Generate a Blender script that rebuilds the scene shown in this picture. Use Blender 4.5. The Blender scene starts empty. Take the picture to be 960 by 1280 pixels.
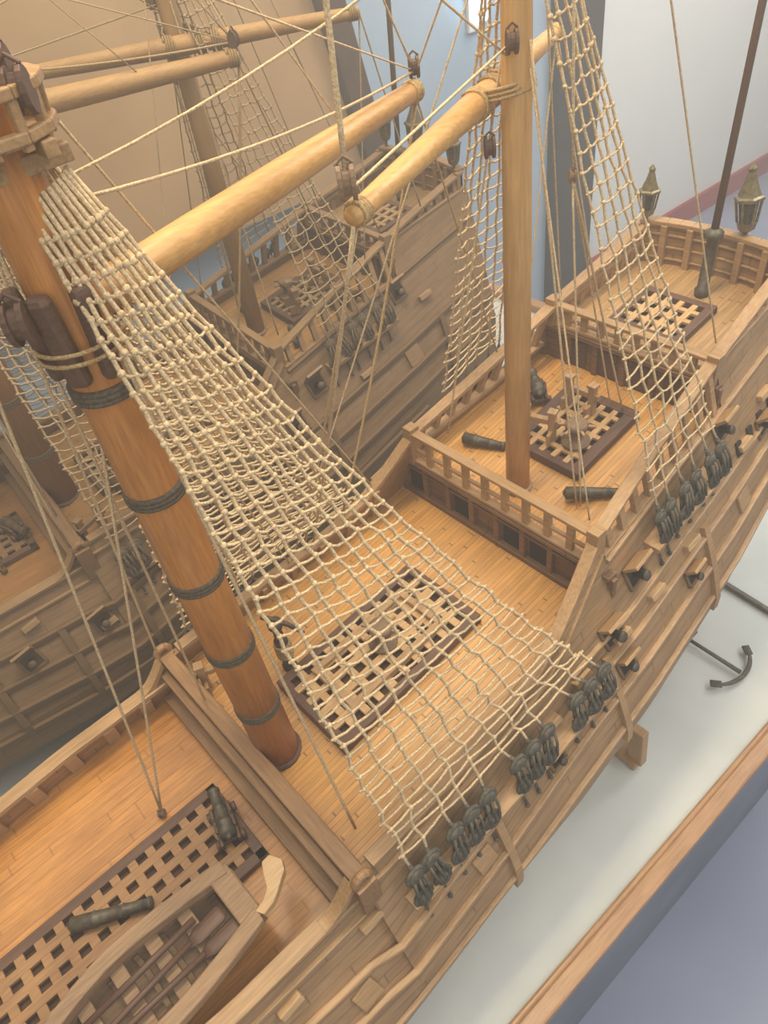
import bpy, math, random
from mathutils import Vector, Matrix
random.seed(7)
S=0.01
col=bpy.context.scene.collection

# ---------------------------------------------------------------- materials
def lin(c):
    r=[]
    for x in c:
        x=x/255.0
        r.append(x/12.92 if x<=0.04045 else ((x+0.055)/1.055)**2.4)
    return (r[0],r[1],r[2],1)
def newmat(name):
    m=bpy.data.materials.new(name); m.use_nodes=True
    nt=m.node_tree; b=nt.nodes['Principled BSDF']
    return m,nt,b
def mathn(nt,op,a,b=None):
    n=nt.nodes.new('ShaderNodeMath'); n.operation=op
    for i,x in enumerate((a,b)):
        if x is None: continue
        if isinstance(x,(int,float)): n.inputs[i].default_value=x
        else: nt.links.new(x,n.inputs[i])
    return n.outputs[0]
def wood(name,c1,c2,axis=0,plank=None,pdir=1,uv=False,rough=.45,line=.45,butt=True,coat=0.0,var=.2,fine=3.5):
    m,nt,b=newmat(name)
    tc=nt.nodes.new('ShaderNodeTexCoord')
    mp=nt.nodes.new('ShaderNodeMapping')
    k=1.0 if uv else 100.0
    mp.inputs['Scale'].default_value=(k,k,k)
    nt.links.new(tc.outputs['UV' if uv else 'Object'],mp.inputs[0])
    g=nt.nodes.new('ShaderNodeMapping')
    s=[fine,fine,fine]; s[axis]=.22
    g.inputs['Scale'].default_value=s
    nt.links.new(mp.outputs[0],g.inputs[0])
    no=nt.nodes.new('ShaderNodeTexNoise'); no.inputs['Scale'].default_value=1.0; no.inputs['Detail'].default_value=5
    no.inputs['Roughness'].default_value=.65
    nt.links.new(g.outputs[0],no.inputs['Vector'])
    big=nt.nodes.new('ShaderNodeTexNoise'); big.inputs['Scale'].default_value=.12; big.inputs['Detail'].default_value=3
    nt.links.new(mp.outputs[0],big.inputs['Vector'])
    f=mathn(nt,'ADD',mathn(nt,'MULTIPLY',no.outputs['Fac'],1.0),mathn(nt,'MULTIPLY',big.outputs['Fac'],.6))
    r=nt.nodes.new('ShaderNodeValToRGB')
    r.color_ramp.elements[0].position=.52; r.color_ramp.elements[0].color=lin(c2)
    r.color_ramp.elements[1].position=.98; r.color_ramp.elements[1].color=lin(c1)
    nt.links.new(f,r.inputs[0])
    colr=r.outputs[0]; hgt=no.outputs['Fac']
    if plank:
        sp=nt.nodes.new('ShaderNodeSeparateXYZ'); nt.links.new(mp.outputs[0],sp.inputs[0])
        q=mathn(nt,'DIVIDE',sp.outputs[pdir],plank)
        fl=mathn(nt,'FLOOR',q); fr=mathn(nt,'FRACT',q)
        wn=nt.nodes.new('ShaderNodeTexWhiteNoise'); wn.noise_dimensions='1D'; nt.links.new(fl,wn.inputs['W'])
        tint=mathn(nt,'ADD',mathn(nt,'MULTIPLY',wn.outputs['Value'],var),1.05-var)
        ln=mathn(nt,'LESS_THAN',fr,.09)
        if butt:
            bx=mathn(nt,'FRACT',mathn(nt,'ADD',mathn(nt,'DIVIDE',sp.outputs[axis],17.0),mathn(nt,'MULTIPLY',wn.outputs['Value'],5.3)))
            ln=mathn(nt,'MAXIMUM',ln,mathn(nt,'LESS_THAN',bx,.012))
        fac=mathn(nt,'MULTIPLY',tint,mathn(nt,'SUBTRACT',1.0,mathn(nt,'MULTIPLY',ln,line)))
        mx=nt.nodes.new('ShaderNodeVectorMath'); mx.operation='SCALE'
        nt.links.new(colr,mx.inputs[0]); nt.links.new(fac,mx.inputs['Scale'])
        colr=mx.outputs[0]
        hgt=mathn(nt,'SUBTRACT',mathn(nt,'MULTIPLY',no.outputs['Fac'],.4),ln)
    nt.links.new(colr,b.inputs['Base Color'])
    bp=nt.nodes.new('ShaderNodeBump'); bp.inputs['Strength'].default_value=.3; bp.inputs['Distance'].default_value=.0006
    nt.links.new(hgt,bp.inputs['Height']); nt.links.new(bp.outputs[0],b.inputs['Normal'])
    b.inputs['Roughness'].default_value=rough
    b.inputs['Coat Weight'].default_value=coat
    b.inputs['Coat Roughness'].default_value=.3
    return m
def plain(name,c,rough=.6,metal=0,c2=None,scale=60,bump=.2):
    m,nt,b=newmat(name)
    tc=nt.nodes.new('ShaderNodeTexCoord')
    no=nt.nodes.new('ShaderNodeTexNoise'); no.inputs['Scale'].default_value=scale; no.inputs['Detail'].default_value=4
    nt.links.new(tc.outputs['Object'],no.inputs['Vector'])
    r=nt.nodes.new('ShaderNodeValToRGB')
    r.color_ramp.elements[0].position=.35; r.color_ramp.elements[1].position=.65
    r.color_ramp.elements[0].color=lin(c2 if c2 else [x*.88 for x in c]); r.color_ramp.elements[1].color=lin(c)
    nt.links.new(no.outputs['Fac'],r.inputs[0]); nt.links.new(r.outputs[0],b.inputs['Base Color'])
    b.inputs['Roughness'].default_value=rough; b.inputs['Metallic'].default_value=metal
    if bump:
        bp=nt.nodes.new('ShaderNodeBump'); bp.inputs['Strength'].default_value=bump; bp.inputs['Distance'].default_value=.001
        nt.links.new(no.outputs['Fac'],bp.inputs['Height']); nt.links.new(bp.outputs[0],b.inputs['Normal'])
    return m
M_deck=wood('deck_planks',(234,176,98),(190,132,66),0,plank=.62,pdir=1,uv=True,rough=.32,coat=.35,line=.5)
M_deck3=wood('stern_deck_planks',(200,160,108),(160,122,78),0,plank=.62,pdir=1,uv=True,rough=.4,coat=.2,line=.5)
M_deck2=wood('forward_deck_planks',(214,150,76),(160,106,48),0,plank=1.3,pdir=1,uv=True,rough=.3,line=.25,coat=.5)
M_hull=wood('hull_planks',(178,142,102),(142,110,76),0,plank=1.25,pdir=1,uv=True,rough=.5,line=.35,var=.15,fine=2.0)
M_inner=wood('bulwark_planks',(178,138,92),(142,106,68),0,plank=1.1,pdir=1,uv=True,rough=.5)
M_rail=wood('rail_wood',(190,152,108),(148,114,76),0,rough=.45)
M_railv=wood('cross_rail_wood',(186,148,102),(144,110,72),1,rough=.45)
M_fcr=wood('forecastle_rail_wood',(168,128,86),(126,92,60),1,rough=.42)
M_wallv=wood('bulkhead_planks',(146,108,72),(106,76,50),1,plank=1.0,pdir=2,rough=.5)
M_dark=wood('dark_walnut',(112,80,60),(78,56,42),0,rough=.5)
M_mast=wood('mast_wood',(206,140,70),(160,100,46),2,rough=.38,coat=.25)
M_mast2=wood('mizzen_wood',(222,178,114),(190,142,82),2,rough=.4,coat=.2)
M_yard=wood('yard_wood',(216,168,100),(178,130,72),0,rough=.4,coat=.2)
M_boat=wood('weathered_boat_wood',(154,124,94),(108,84,62),0,rough=.6)
M_boat2=wood('boat_end_wood',(168,134,98),(122,94,68),0,rough=.6)
M_light=wood('light_blocks',(208,172,124),(174,136,92),0,rough=.5)
M_rope=plain('cream_rope',(226,200,158),.95,c2=(186,158,116),scale=600,bump=.7)
M_rope2=plain('tan_rope',(200,168,116),.95,c2=(156,126,84),scale=600,bump=.7)
M_grey=plain('dark_deadeye',(100,94,80),.8,c2=(70,66,56),scale=200)
M_band=plain('tarred_rope_band',(108,96,76),.7,c2=(78,68,54),scale=400)
M_iron=plain('bronze_iron',(110,101,84),.5,.3,c2=(76,69,58),scale=150)
M_brass=plain('aged_brass',(150,135,102),.4,.4,c2=(114,101,74),scale=200)
M_hole=plain('dark_opening',(50,38,30),.9,bump=0)
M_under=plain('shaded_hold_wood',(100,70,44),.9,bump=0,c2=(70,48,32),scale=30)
M_grat=wood('grating_wood',(212,172,120),(170,130,84),0,rough=.5)
M_grat2=wood('forward_grating_wood',(176,132,86),(130,94,60),0,rough=.5)

# ---------------------------------------------------------------- mesh builder
class MB:
    def __init__(s): s.v=[]; s.f=[]; s.uv=[]
    def add(s,vs,fs,uvs=None):
        o=len(s.v); s.v+= [Vector(x) for x in vs]
        for i,f in enumerate(fs):
            s.f.append([o+k for k in f])
            s.uv.append([uvs[k] for k in f] if uvs else None)
        return s
    def box(s,c,d,R=None):
        c=Vector(c); h=Vector(d)/2
        vs=[Vector((x*h.x,y*h.y,z*h.z)) for x in(-1,1) for y in(-1,1) for z in(-1,1)]
        if R: vs=[R@v for v in vs]
        return s.add([c+v for v in vs],[(0,1,3,2),(4,6,7,5),(0,4,5,1),(2,3,7,6),(0,2,6,4),(1,5,7,3)])
    def beam(s,p0,p1,w,h,up=(0,0,1)):
        p0=Vector(p0);p1=Vector(p1);x=(p1-p0);L=x.length;x=x/L
        y=Vector(up).cross(x)
        if y.length<1e-4: y=Vector((0,1,0)).cross(x)
        y.normalize(); z=x.cross(y)
        R=Matrix((x,y,z)).transposed()
        return s.box((p0+p1)/2,(L,w,h),R)
    def tube(s,path,r,n=6,cap=True,closed=False):
        P=[Vector(p) for p in path]; k=len(P)
        if not isinstance(r,(list,tuple)): r=[r]*k
        t0=(P[1]-P[0]).normalized()
        a=t0.orthogonal().normalized()
        vs=[]
        for i in range(k):
            if closed: t=(P[(i+1)%k]-P[i-1])
            elif i==0: t=P[1]-P[0]
            elif i==k-1: t=P[-1]-P[-2]
            else: t=P[i+1]-P[i-1]
            if t.length<1e-6: t=t0
            t=t.normalized(); t0=t
            a=(a-t*a.dot(t))
            if a.length<1e-5: a=t.orthogonal()
            a.normalize(); b=t.cross(a)
            for j in range(n):
                an=2*math.pi*j/n
                vs.append(P[i]+(a*math.cos(an)+b*math.sin(an))*r[i])
        fs=[]
        rng=k if closed else k-1
        for i in range(rng):
            i2=(i+1)%k
            for j in range(n):
                fs.append((i*n+j,i*n+(j+1)%n,i2*n+(j+1)%n,i2*n+j))
        if cap and not closed:
            fs.append(tuple(range(n-1,-1,-1))); fs.append(tuple((k-1)*n+j for j in range(n)))
        return s.add(vs,fs)
    def lathe(s,p0,p1,prof,n=16):
        p0=Vector(p0);p1=Vector(p1);ax=p1-p0;t=ax.normalized();a=t.orthogonal().normalized();b=t.cross(a)
        vs=[];k=len(prof)
        for (q,r) in prof:
            c=p0+ax*q
            for j in range(n):
                an=2*math.pi*j/n; vs.append(c+(a*math.cos(an)+b*math.sin(an))*max(r,.001))
        fs=[(i*n+j,i*n+(j+1)%n,(i+1)*n+(j+1)%n,(i+1)*n+j) for i in range(k-1) for j in range(n)]
        fs.append(tuple(range(n-1,-1,-1))); fs.append(tuple((k-1)*n+j for j in range(n)))
        return s.add(vs,fs)
    def ring(s,c,ax,R,r,n=14,m=6):
        ax=Vector(ax).normalized();a=ax.orthogonal().normalized();b=ax.cross(a);c=Vector(c)
        return s.tube([c+(a*math.cos(2*math.pi*i/n)+b*math.sin(2*math.pi*i/n))*R for i in range(n)],r,m,closed=True)
    def helix(s,c,ax,R,r,turns,pitch,n=14,m=6):
        ax=Vector(ax).normalized();a=ax.orthogonal().normalized();b=ax.cross(a);c=Vector(c)
        N=int(turns*n); 
        return s.tube([c+ax*(pitch*i/n-turns*pitch/2)+(a*math.cos(2*math.pi*i/n)+b*math.sin(2*math.pi*i/n))*R for i in range(N+1)],r,m)
    def ball(s,c,r,n=6,m=4,sc=(1,1,1)):
        c=Vector(c);vs=[c+Vector((0,0,r*sc[2]))]
        for i in range(1,m):
            th=math.pi*i/m
            for j in range(n):
                ph=2*math.pi*j/n
                vs.append(c+Vector((r*sc[0]*math.sin(th)*math.cos(ph),r*sc[1]*math.sin(th)*math.sin(ph),r*sc[2]*math.cos(th))))
        vs.append(c-Vector((0,0,r*sc[2])))
        fs=[(0,1+j,1+(j+1)%n) for j in range(n)]
        for i in range(m-2):
            for j in range(n):
                a=1+i*n; fs.append((a+j,a+n+j,a+n+(j+1)%n,a+(j+1)%n))
        L=len(vs)-1;a=1+(m-2)*n
        fs+=[(L,a+(j+1)%n,a+j) for j in range(n)]
        return s.add(vs,fs)
    def grid(s,rows,uvrows=None,flip=False):
        R=len(rows);C=len(rows[0]);vs=[p for r in rows for p in r]
        uvs=[p for r in uvrows for p in r] if uvrows else None
        fs=[]
        for i in range(R-1):
            for j in range(C-1):
                f=(i*C+j,i*C+j+1,(i+1)*C+j+1,(i+1)*C+j)
                fs.append(f[::-1] if flip else f)
        return s.add(vs,fs,uvs)
def make(name,mb,mat,parent=None,label=None,smooth=False,bevel=0):
    me=bpy.data.meshes.new(name)
    me.from_pydata([tuple(v*S) for v in mb.v],[],mb.f)
    if any(u is not None for u in mb.uv):
        ul=me.uv_layers.new(name='UVMap')
        k=0
        for f,u in zip(mb.f,mb.uv):
            for j in range(len(f)):
                ul.data[k].uv=u[j] if u else (0,0); k+=1
    me.materials.append(mat)
    if smooth:
        me.polygons.foreach_set('use_smooth',[True]*len(me.polygons))
    me.update()
    o=bpy.data.objects.new(name,me); col.objects.link(o)
    if parent: o.parent=parent
    if label: o['label']=label
    if bevel:
        b=o.modifiers.new('bevel','BEVEL'); b.width=bevel*S; b.segments=2; b.limit_method='ANGLE'
    return o
def top(name,label,cat,group=None,mat=None):
    e=bpy.data.objects.new(name,None); e.empty_display_size=.02; col.objects.link(e)
    e['label']=label; e['category']=cat
    if group: e['group']=group
    if mat is not None: e.matrix_world=mat
    return e

# ---------------------------------------------------------------- ship shape
def interp(x,pts):
    if x<=pts[0][0]: return pts[0][1]
    for (a,b),(c,d) in zip(pts,pts[1:]):
        if x<=c:
            t=(x-a)/(c-a); return b+(d-b)*t
    return pts[-1][1]
ZT=[(-3,3.8),(8,4.3),(16,5.0),(23,6.0),(28,8.0),(32,11.0),(36.8,15.2),(62,23.0),(84,28.6)]
def ztop(u): 
    if u<-3: return .5+max(0,(-u-40))*.15
    return interp(u,ZT)
def sh(u): return 2+.2*(u+3) if u>-3 else 2-.02*(u+3)
WT=[(-60,.6),(-56,5),(-50,10),(-42,14),(-30,17.2),(-18,18.2),(0,18.3),(12,18.2),(25,17.2),(36.8,14.8),(50,13.2),(62,12.1),(72,11.3),(84,10.6)]
WM=[(-60,.9),(-56,7),(-50,13),(-42,18),(-30,22.5),(-10,24.6),(10,24.2),(25,24.0),(40,23.2),(60,21),(84,17)]
ZM=[(-60,-14),(-30,-16),(-10,-15),(10,-12),(25,-11),(40,-8),(60,-3),(84,3)]
EX=[(-60,4.5),(-8,4.5),(15,2.6),(40,2.2),(84,2.2)]
ZK=-28; UE=81
def halfw(u,z):
    zt=ztop(u);wt=interp(u,WT);wm=interp(u,WM);zm=interp(u,ZM)
    if z>=zm:
        t=max(0,(zt-z)/(zt-zm)); s=.6*t+.4*t*t*(3-2*t)
        return wt+(wm-wt)*s
    q=(zm-z)/(zm-ZK)
    return wm*math.sqrt(max(0.002,1-min(1,q)**interp(u,EX)))
def dz(u):
    if u<-3: return -3.5
    if u<36.8: return 4.5*(u+3)/39.8
    if u<62: return 10.8+.17*(u-36.8)
    return 20.0+.14*(u-62)
def zwall(u):
    if 36.8<u<61.99: return dz(u)+1.7
    if 62<=u: return dz(u)+2.6
    return ztop(u)
def surf(u,z,sg,off=0):
    w=halfw(u,z); 
    dwz=(halfw(u,z+.2)-halfw(u,z-.2))/.4; dwu=(halfw(u+.3,z)-halfw(u-.3,z))/.6
    n=Vector((-dwu,sg,-dwz)).normalized()
    return Vector((u,sg*w,z))+n*off, n

SHIP=Matrix.Translation((.107,.453,0))@Matrix.Rotation(.03,4,'Z')
ship=top('model_ship','wooden model galleon with varnished planked decks, masts and cream rope rigging','model ship','model galleons',SHIP)
def W(u,v,z,yaw=0,tilt=None):
    m=SHIP@Matrix.Translation((u*S,v*S,z*S))@Matrix.Rotation(yaw,4,'Z')
    if tilt is not None: m=m@Matrix.Rotation(tilt,4,'X')
    return m
def frange(a,b,n): return [a+(b-a)*i/(n-1) for i in range(n)]

# hull
hull=MB()
us=frange(-60,-3.01,26)+frange(-3,36.79,30)+frange(36.82,61.98,14)+frange(62,UE,12)
for sg in(-1,1):
    rows=[];uvr=[]
    for u in us:
        zt=zwall(u);zm=interp(u,ZM)
        zs=frange(zt,zm,9)+frange(zm,ZK,12)[1:]
        r=[];q=[]
        for z in zs:
            p=Vector((u,sg*halfw(u,z),z)); r.append(p); q.append((u,(z-sh(u))*1.05 if z>zm else (zm-sh(u))*1.05-(zm-z)*1.3))
        rows.append(r);uvr.append(q)
    hull.grid(rows,uvr,flip=(sg<0))
zs=frange(zwall(UE),ZK,16)
hull.grid([[Vector((UE,-halfw(UE,z),z)) for z in zs],[Vector((UE,halfw(UE,z),z)) for z in zs]],
          [[(0,z) for z in zs],[(20,z) for z in zs]])
hull.box((10,0,ZK-.3),(134,1.6,1.6))
hull_o=make('hull',hull,M_hull,ship,smooth=False)
# inner bulwarks
for sg in(-1,1):
    inn=MB()
    for a,b in((-58,-3.05),(-3,36.7),(36.85,61.9),(62,80.5)):
        rows=[];uvr=[]
        for u in frange(a,b,16):
            zt=zwall(u);zd=dz(u)-.3
            r=[];q=[]
            for z in frange(zt,zd,5):
                r.append(Vector((u,sg*max(.2,halfw(u,z)-1.0),z)));q.append((u,z-sh(u)))
            rows.append(r);uvr.append(q)
        inn.grid(rows,uvr,flip=(sg>0))
        inn.grid([[r[0],Vector((r[0].x,sg*halfw(r[0].x,r[0].z),r[0].z))] for r in rows],[[(r[0].x,0),(r[0].x,.6)] for r in rows],flip=(sg>0))
    make('bulwark',inn,M_inner,ship,'inner bulwark planking')
# decks
def deck(name,a,b,mat):
    m=MB();rows=[];uvr=[]
    for u in frange(a,b,14):
        w=max(.2,halfw(u,dz(u))-.9); z=dz(min(max(u,a+.01),b-.01))
        rows.append([Vector((u,-w+2*w*i/8,z)) for i in range(9)])
        uvr.append([(u,-w+2*w*i/8) for i in range(9)])
    m.grid(rows,uvr,flip=True)
    return make(name,m,mat,ship)
deck('forward_deck',-58,-3.1,M_deck2)
deck('waist_deck',-2.99,36.79,M_deck)
deck('quarter_deck',36.85,61.9,M_deck)
deck('poop_deck',62.05,81,M_deck3)
# cap rails
def siderail(m,sg,a,b,wo,wid,hei,n=24,zf=ztop,inref=True):
    rows=[]
    for u in frange(a,b,n):
        z=zf(u)
        w=halfw(u,min(z,ztop(u)))+wo
        c=Vector((u,sg*w,z))
        rows.append([c+Vector((0,sg*dx*wid/2,dy*hei/2)) for dx,dy in((-1,-1),(1,-1),(1,1),(-1,1),(-1,-1))])
    m.grid(rows,flip=(sg<0))
    for r in(rows[0],rows[-1]): m.add(r[:4],[(0,1,2,3)])
for sg in(-1,1):
    for a,b,wd in((-58,-4,1.8),(-1.5,36.6,1.5),(36.7,80.5,1.6)):
        m=MB(); siderail(m,sg,a,b,-.5,wd,.6,30,zf=lambda u:ztop(u)+.3); make('cap_rail',m,M_rail,ship,bevel=.12)
    m=MB(); siderail(m,sg,37,61.8,-.5,1.3,.5,16,zf=lambda u:dz(u)+1.9); make('lower_rail',m,M_rail,ship,bevel=.1)
    m=MB(); siderail(m,sg,62.4,80.5,-.5,1.3,.5,16,zf=lambda u:dz(u)+2.8); make('lower_rail',m,M_rail,ship,bevel=.1)
    for u in frange(38.5,60.5,9):
        m=MB(); m.beam((u,sg*(halfw(u,dz(u))-.7),dz(u)+1.2),(u,sg*(halfw(u,ztop(u))-.5),ztop(u)+.1),.9,.8); make('rail_post',m,M_rail,ship,bevel=.1)
    for u in frange(63.5,78.5,8):
        m=MB(); m.beam((u,sg*(halfw(u,dz(u))-.8),dz(u)),(u,sg*(halfw(u,ztop(u))-.5),ztop(u)+.1),.9,.8); make('rail_post',m,M_rail,ship,bevel=.1)
    for u in frange(2,30,7):
        m=MB(); m.beam((u,sg*(halfw(u,dz(u))-1.2),dz(u)),(u,sg*(halfw(u,ztop(u))-1.2),ztop(u)),.8,.6); make('rail_post',m,M_rail,ship,bevel=.1)
    for u in frange(-38,-8,7):
        m=MB(); m.beam((u,sg*(halfw(u,-3.5)-1.2),-3.5),(u,sg*(halfw(u,.4)-1.2),.4),1.6,.6); make('rail_post',m,M_rail,ship,bevel=.1)
    wl=((2.2,.6,37,80.5),(-5.6,.5,28,80.5),(-8.6,.9,-55,80.5),(-12.8,.9,-55,80.5),(-17.4,.7,-52,80.5))
    if sg>0: wl=((2.2,.5,37,80.5),(-7.6,1.2,-55,80.5),(-11.6,1.2,-55,80.5),(-15.5,1.2,-55,80.5),(-19.5,1.2,-55,60))
    for zo,wd,a,b in wl:
        m=MB(); siderail(m,sg,a,b,.2 if wd>.7 else .1,.8,wd,40,zf=lambda u:sh(u)+zo)
        make('wale',m,M_rail if sg<0 else M_inner,ship,'raised wooden strake along the hull',bevel=.2)
    m=MB(); siderail(m,sg,-2,36.6,.1,.6,.5,30,zf=lambda u:ztop(u)-1.6); make('wale',m,M_rail,ship,bevel=.1)
    m=MB(); siderail(m,sg,-55,-4,.1,.6,.5,30,zf=lambda u:ztop(u)-2.0); make('wale',m,M_rail,ship,bevel=.1)
    for u in ((-36,-20,12,33,54,72) if sg<0 else (-33,-22,-11,0,14,40,68)):
        m=MB(); pts=[surf(u,z,sg,.3)[0] for z in frange(sh(u)-7.2,sh(u)-20,7)]
        rows=[]
        for i,p in enumerate(pts):
            n=surf(u,p.z,sg)[1]
            rows.append([p+Vector((dx,0,0))+n*dn for dx,dn in((-.5,-.3),(-.5,.35),(.5,.35),(.5,-.3))])
        m.grid(rows); m.add(rows[0],[(0,1,2,3)]); m.add(rows[-1],[(0,1,2,3)])
        make('hull_rider',m,M_inner if sg>0 else M_rail,ship)
    for u,zo in (((-30,-5),(-14,-5),(-4,-4.4),(3,-7),(9.5,-6.4),(16,-7.4),(23,-7),(29,-6.5),(36,-6.8),(43,-7),(51,-7),(58,-4),(65,-4.5),(71,-2),(77,-1)) if sg<0 else ((-27,-5),(-14,-5),(-5,-10),(8,-9),(20,-6),(50,-6.4),(66,-3))):
        p,n=surf(u,sh(u)+zo,sg,.4)
        R=Matrix((Vector((1,0,.2)).normalized(),n.cross(Vector((1,0,.2))).normalized(),n)).transposed()
        m=MB(); m.box(p,(2.6,.9,1.0),R); make('fender_cleat',m,M_light,ship,'pale wooden block on the hull side',bevel=.12)

# bulkheads --------------------------------------------------------------
def balustrade(u,zb,zt,half,n,name,lab=None):
    m=MB()
    m.box((u,0,zt-.25),(1.3,2*half+1.2,.5))
    m.box((u,0,zb+(zt-zb)*.42),(.5,2*half,.4))
    m.box((u,0,zb+.3),(1.0,2*half,.5))
    for i in range(n):
        v=-half+2*half*(i+1)/(n+1)
        m.box((u,v,(zb+zt)/2),(.7,.9,zt-zb-.3))
    for v in(-half,half): m.box((u,v,(zb+zt)/2+.2),(1.6,1.5,zt-zb+.8))
    return make(name,m,M_railv,ship,lab,bevel=.1)
m=MB()
m.box((-3,0,3.6),(1.7,37,.8)); m.box((-4.3,0,2.0),(1.0,36.4,.6)); m.box((-3,0,.2),(1.0,36.4,6.2)); m.box((-5.0,0,-2.4),(1.6,35.6,1.0))
m.box((-2.3,0,2.2),(.9,36.4,.5))
for v in(-18.6,18.6):
    m.box((-3,v,1.4),(2.2,1.7,5.4))
    m.ring((-3,v,4.2),(0,1,0),.8,.5,12,8)
make('forecastle_rail',m,M_fcr,ship,'heavy moulded cross rail behind the forward deck',bevel=.15)
for sg in(-1,1):
    m=MB(); rows=[]
    for i in range(12):
        t=i/11; c=Vector((-4-4.0*t,sg*17.9,.7+3.2*(1-math.sin(t*math.pi/2))))
        rows.append([c+Vector((0,a*.7,b*.5)) for a,b in((-1,-1),(1,-1),(1,1),(-1,1),(-1,-1))])
    m.grid(rows,flip=(sg<0)); m.add(rows[-1][:4],[(0,1,2,3)]); make('rail_knee',m,M_rail,ship,'curved wooden knee at the rail end',bevel=.1)
h1=halfw(36.8,7)-.6
m=MB()
m.box((37.4,0,7.6),(.5,2*h1,6.4))
for i in range(9):
    v=-h1+2*h1*i/8
    m.box((36.8,v,7.4),(.7,.8,6.0))
m.box((36.75,0,9.3),(.7,2*h1,.4)); m.box((36.6,0,10.7),(1.3,2*h1,.6)); m.box((36.75,0,4.9),(.9,2*h1,.8))
bk=make('quarterdeck_bulkhead',m,M_wallv,ship,bevel=.08)
for i in (0,2,3,5,7):
    v=-h1+2*h1*(i+.5)/8
    m=MB(); m.box((37.1,v,7.0),(.2,2.5,3.4)); make('doorway',m,M_hole,bk,'dark opening in the bulkhead')
balustrade(36.6,11,16.0,14.4,8,'quarterdeck_balustrade')
h2=halfw(62,17.5)-.6
m=MB(); m.box((62.3,0,17.6),(.6,2*h2,5.2)); m.box((61.8,0,20.0),(1.2,2*h2,.6))
for v in frange(-h2,h2,7): m.box((61.8,v,17.5),(.6,.8,5))
bk=make('poop_bulkhead',m,M_wallv,ship,bevel=.08)
for v in(-7.2,-2.4,2.4,7.2): 
    m=MB(); m.box((62.0,v,17.2),(.3,2.6,3.6)); make('doorway',m,M_dark,bk,'dark door panel')
balustrade(62,20.3,23.6,11.8,8,'poop_balustrade')
m=MB();rows=[];uvr=[]
for i in range(13):
    v=-10.8+21.6*i/12; u=79.6+1.6*(1-(v/10.8)**2)
    rows.append([Vector((u,v,z)) for z in frange(21.5,28.2,5)]); uvr.append([(v,z) for z in frange(21.5,28.2,5)])
m.grid(rows,uvr)
m.grid([[p+Vector((.9,0,0)) for p in r] for r in rows],uvr,flip=True)
make('taffrail_panel',m,M_inner,ship,'curved planked stern bulwark')
m=MB()
for i in range(12):
    a,b=rows[i][-1],rows[i+1][-1]; m.beam(a+Vector((.4,0,.2)),b+Vector((.4,0,.2)),1.7,.6)
for i in range(0,13,2):
    a,b=rows[i][0],rows[i][-1]; m.beam(a-Vector((.3,0,0)),b-Vector((.3,0,0)),.8,.9)
for k in(1,2,3):
    for i in range(12):
        a,b=rows[i][k],rows[i+1][k]; m.beam(a+Vector((-.1,0,.3)),b+Vector((-.1,0,.3)),.4,.3)
make('taffrail',m,M_railv,ship,bevel=.1)

# gratings ------------------------------------------------------------------
def grating(u0,u1,v0,v1,z0,z1,sp=1.55,bw=.62,mat=None,hi=0,inner=False,fw=1.2,fm=None):
    sl=(z1-z0)/(u1-u0); zz=lambda u:z0+hi+sl*(u-u0)
    fr=MB()
    for v in(v0,v1): fr.beam((u0-.6,v,zz(u0-.6)+.5-hi/2),(u1+.6,v,zz(u1+.6)+.5-hi/2),fw,1.0+hi)
    for u in(u0,u1): fr.beam((u,v0-.6,zz(u)+.5-hi/2),(u,v1+.6,zz(u)+.5-hi/2),fw,1.0+hi)
    f=make('hatch_grating',fr,fm or M_dark,ship,'wooden hatch frame holding a grating',bevel=.12)
    g=MB()
    nu=round((u1-u0)/sp); nv=round((v1-v0)/sp)
    for i in range(1,nu): 
        u=u0+(u1-u0)*i/nu; g.beam((u,v0,zz(u)+.72),(u,v1,zz(u)+.72),bw,.42)
    for i in range(1,nv):
        v=v0+(v1-v0)*i/nv; g.beam((u0,v,zz(u0)+.75),(u1,v,zz(u1)+.75),bw,.44)
    make('lattice',g,mat or M_grat,f,bevel=.05)
    if inner:
        g=MB(); a,b,c,d=u0+3.5,u1-3.5,v0+2.2,v1-2.2
        for v in(c,d): g.beam((a-.5,v,zz(a-.5)+1.2),(b+.5,v,zz(b+.5)+1.2),.9,.8)
        for u in(a,b): g.beam((u,c,zz(u)+1.2),(u,d,zz(u)+1.2),.9,.8)
        make('inner_frame',g,M_rail,f,'raised inner hatch frame',bevel=.1)
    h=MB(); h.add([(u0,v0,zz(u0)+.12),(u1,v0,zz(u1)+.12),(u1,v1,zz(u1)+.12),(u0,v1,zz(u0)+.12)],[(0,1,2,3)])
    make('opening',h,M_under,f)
grating(-40,-8,-6.5,3.4,-3.5,-3.5,2.1,1.0,M_grat2)
grating(5.2,26,-5.8,5.4,dz(5.2),dz(26),2.1,.95,None,.5,True,1.2,M_dark)
grating(46,57.2,-4.8,4.6,dz(46),dz(57.2),1.9,.75,None,.2,False,1.5)
grating(66,73.6,-4.6,4.8,dz(66),dz(73.6),1.9,.8)

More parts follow.
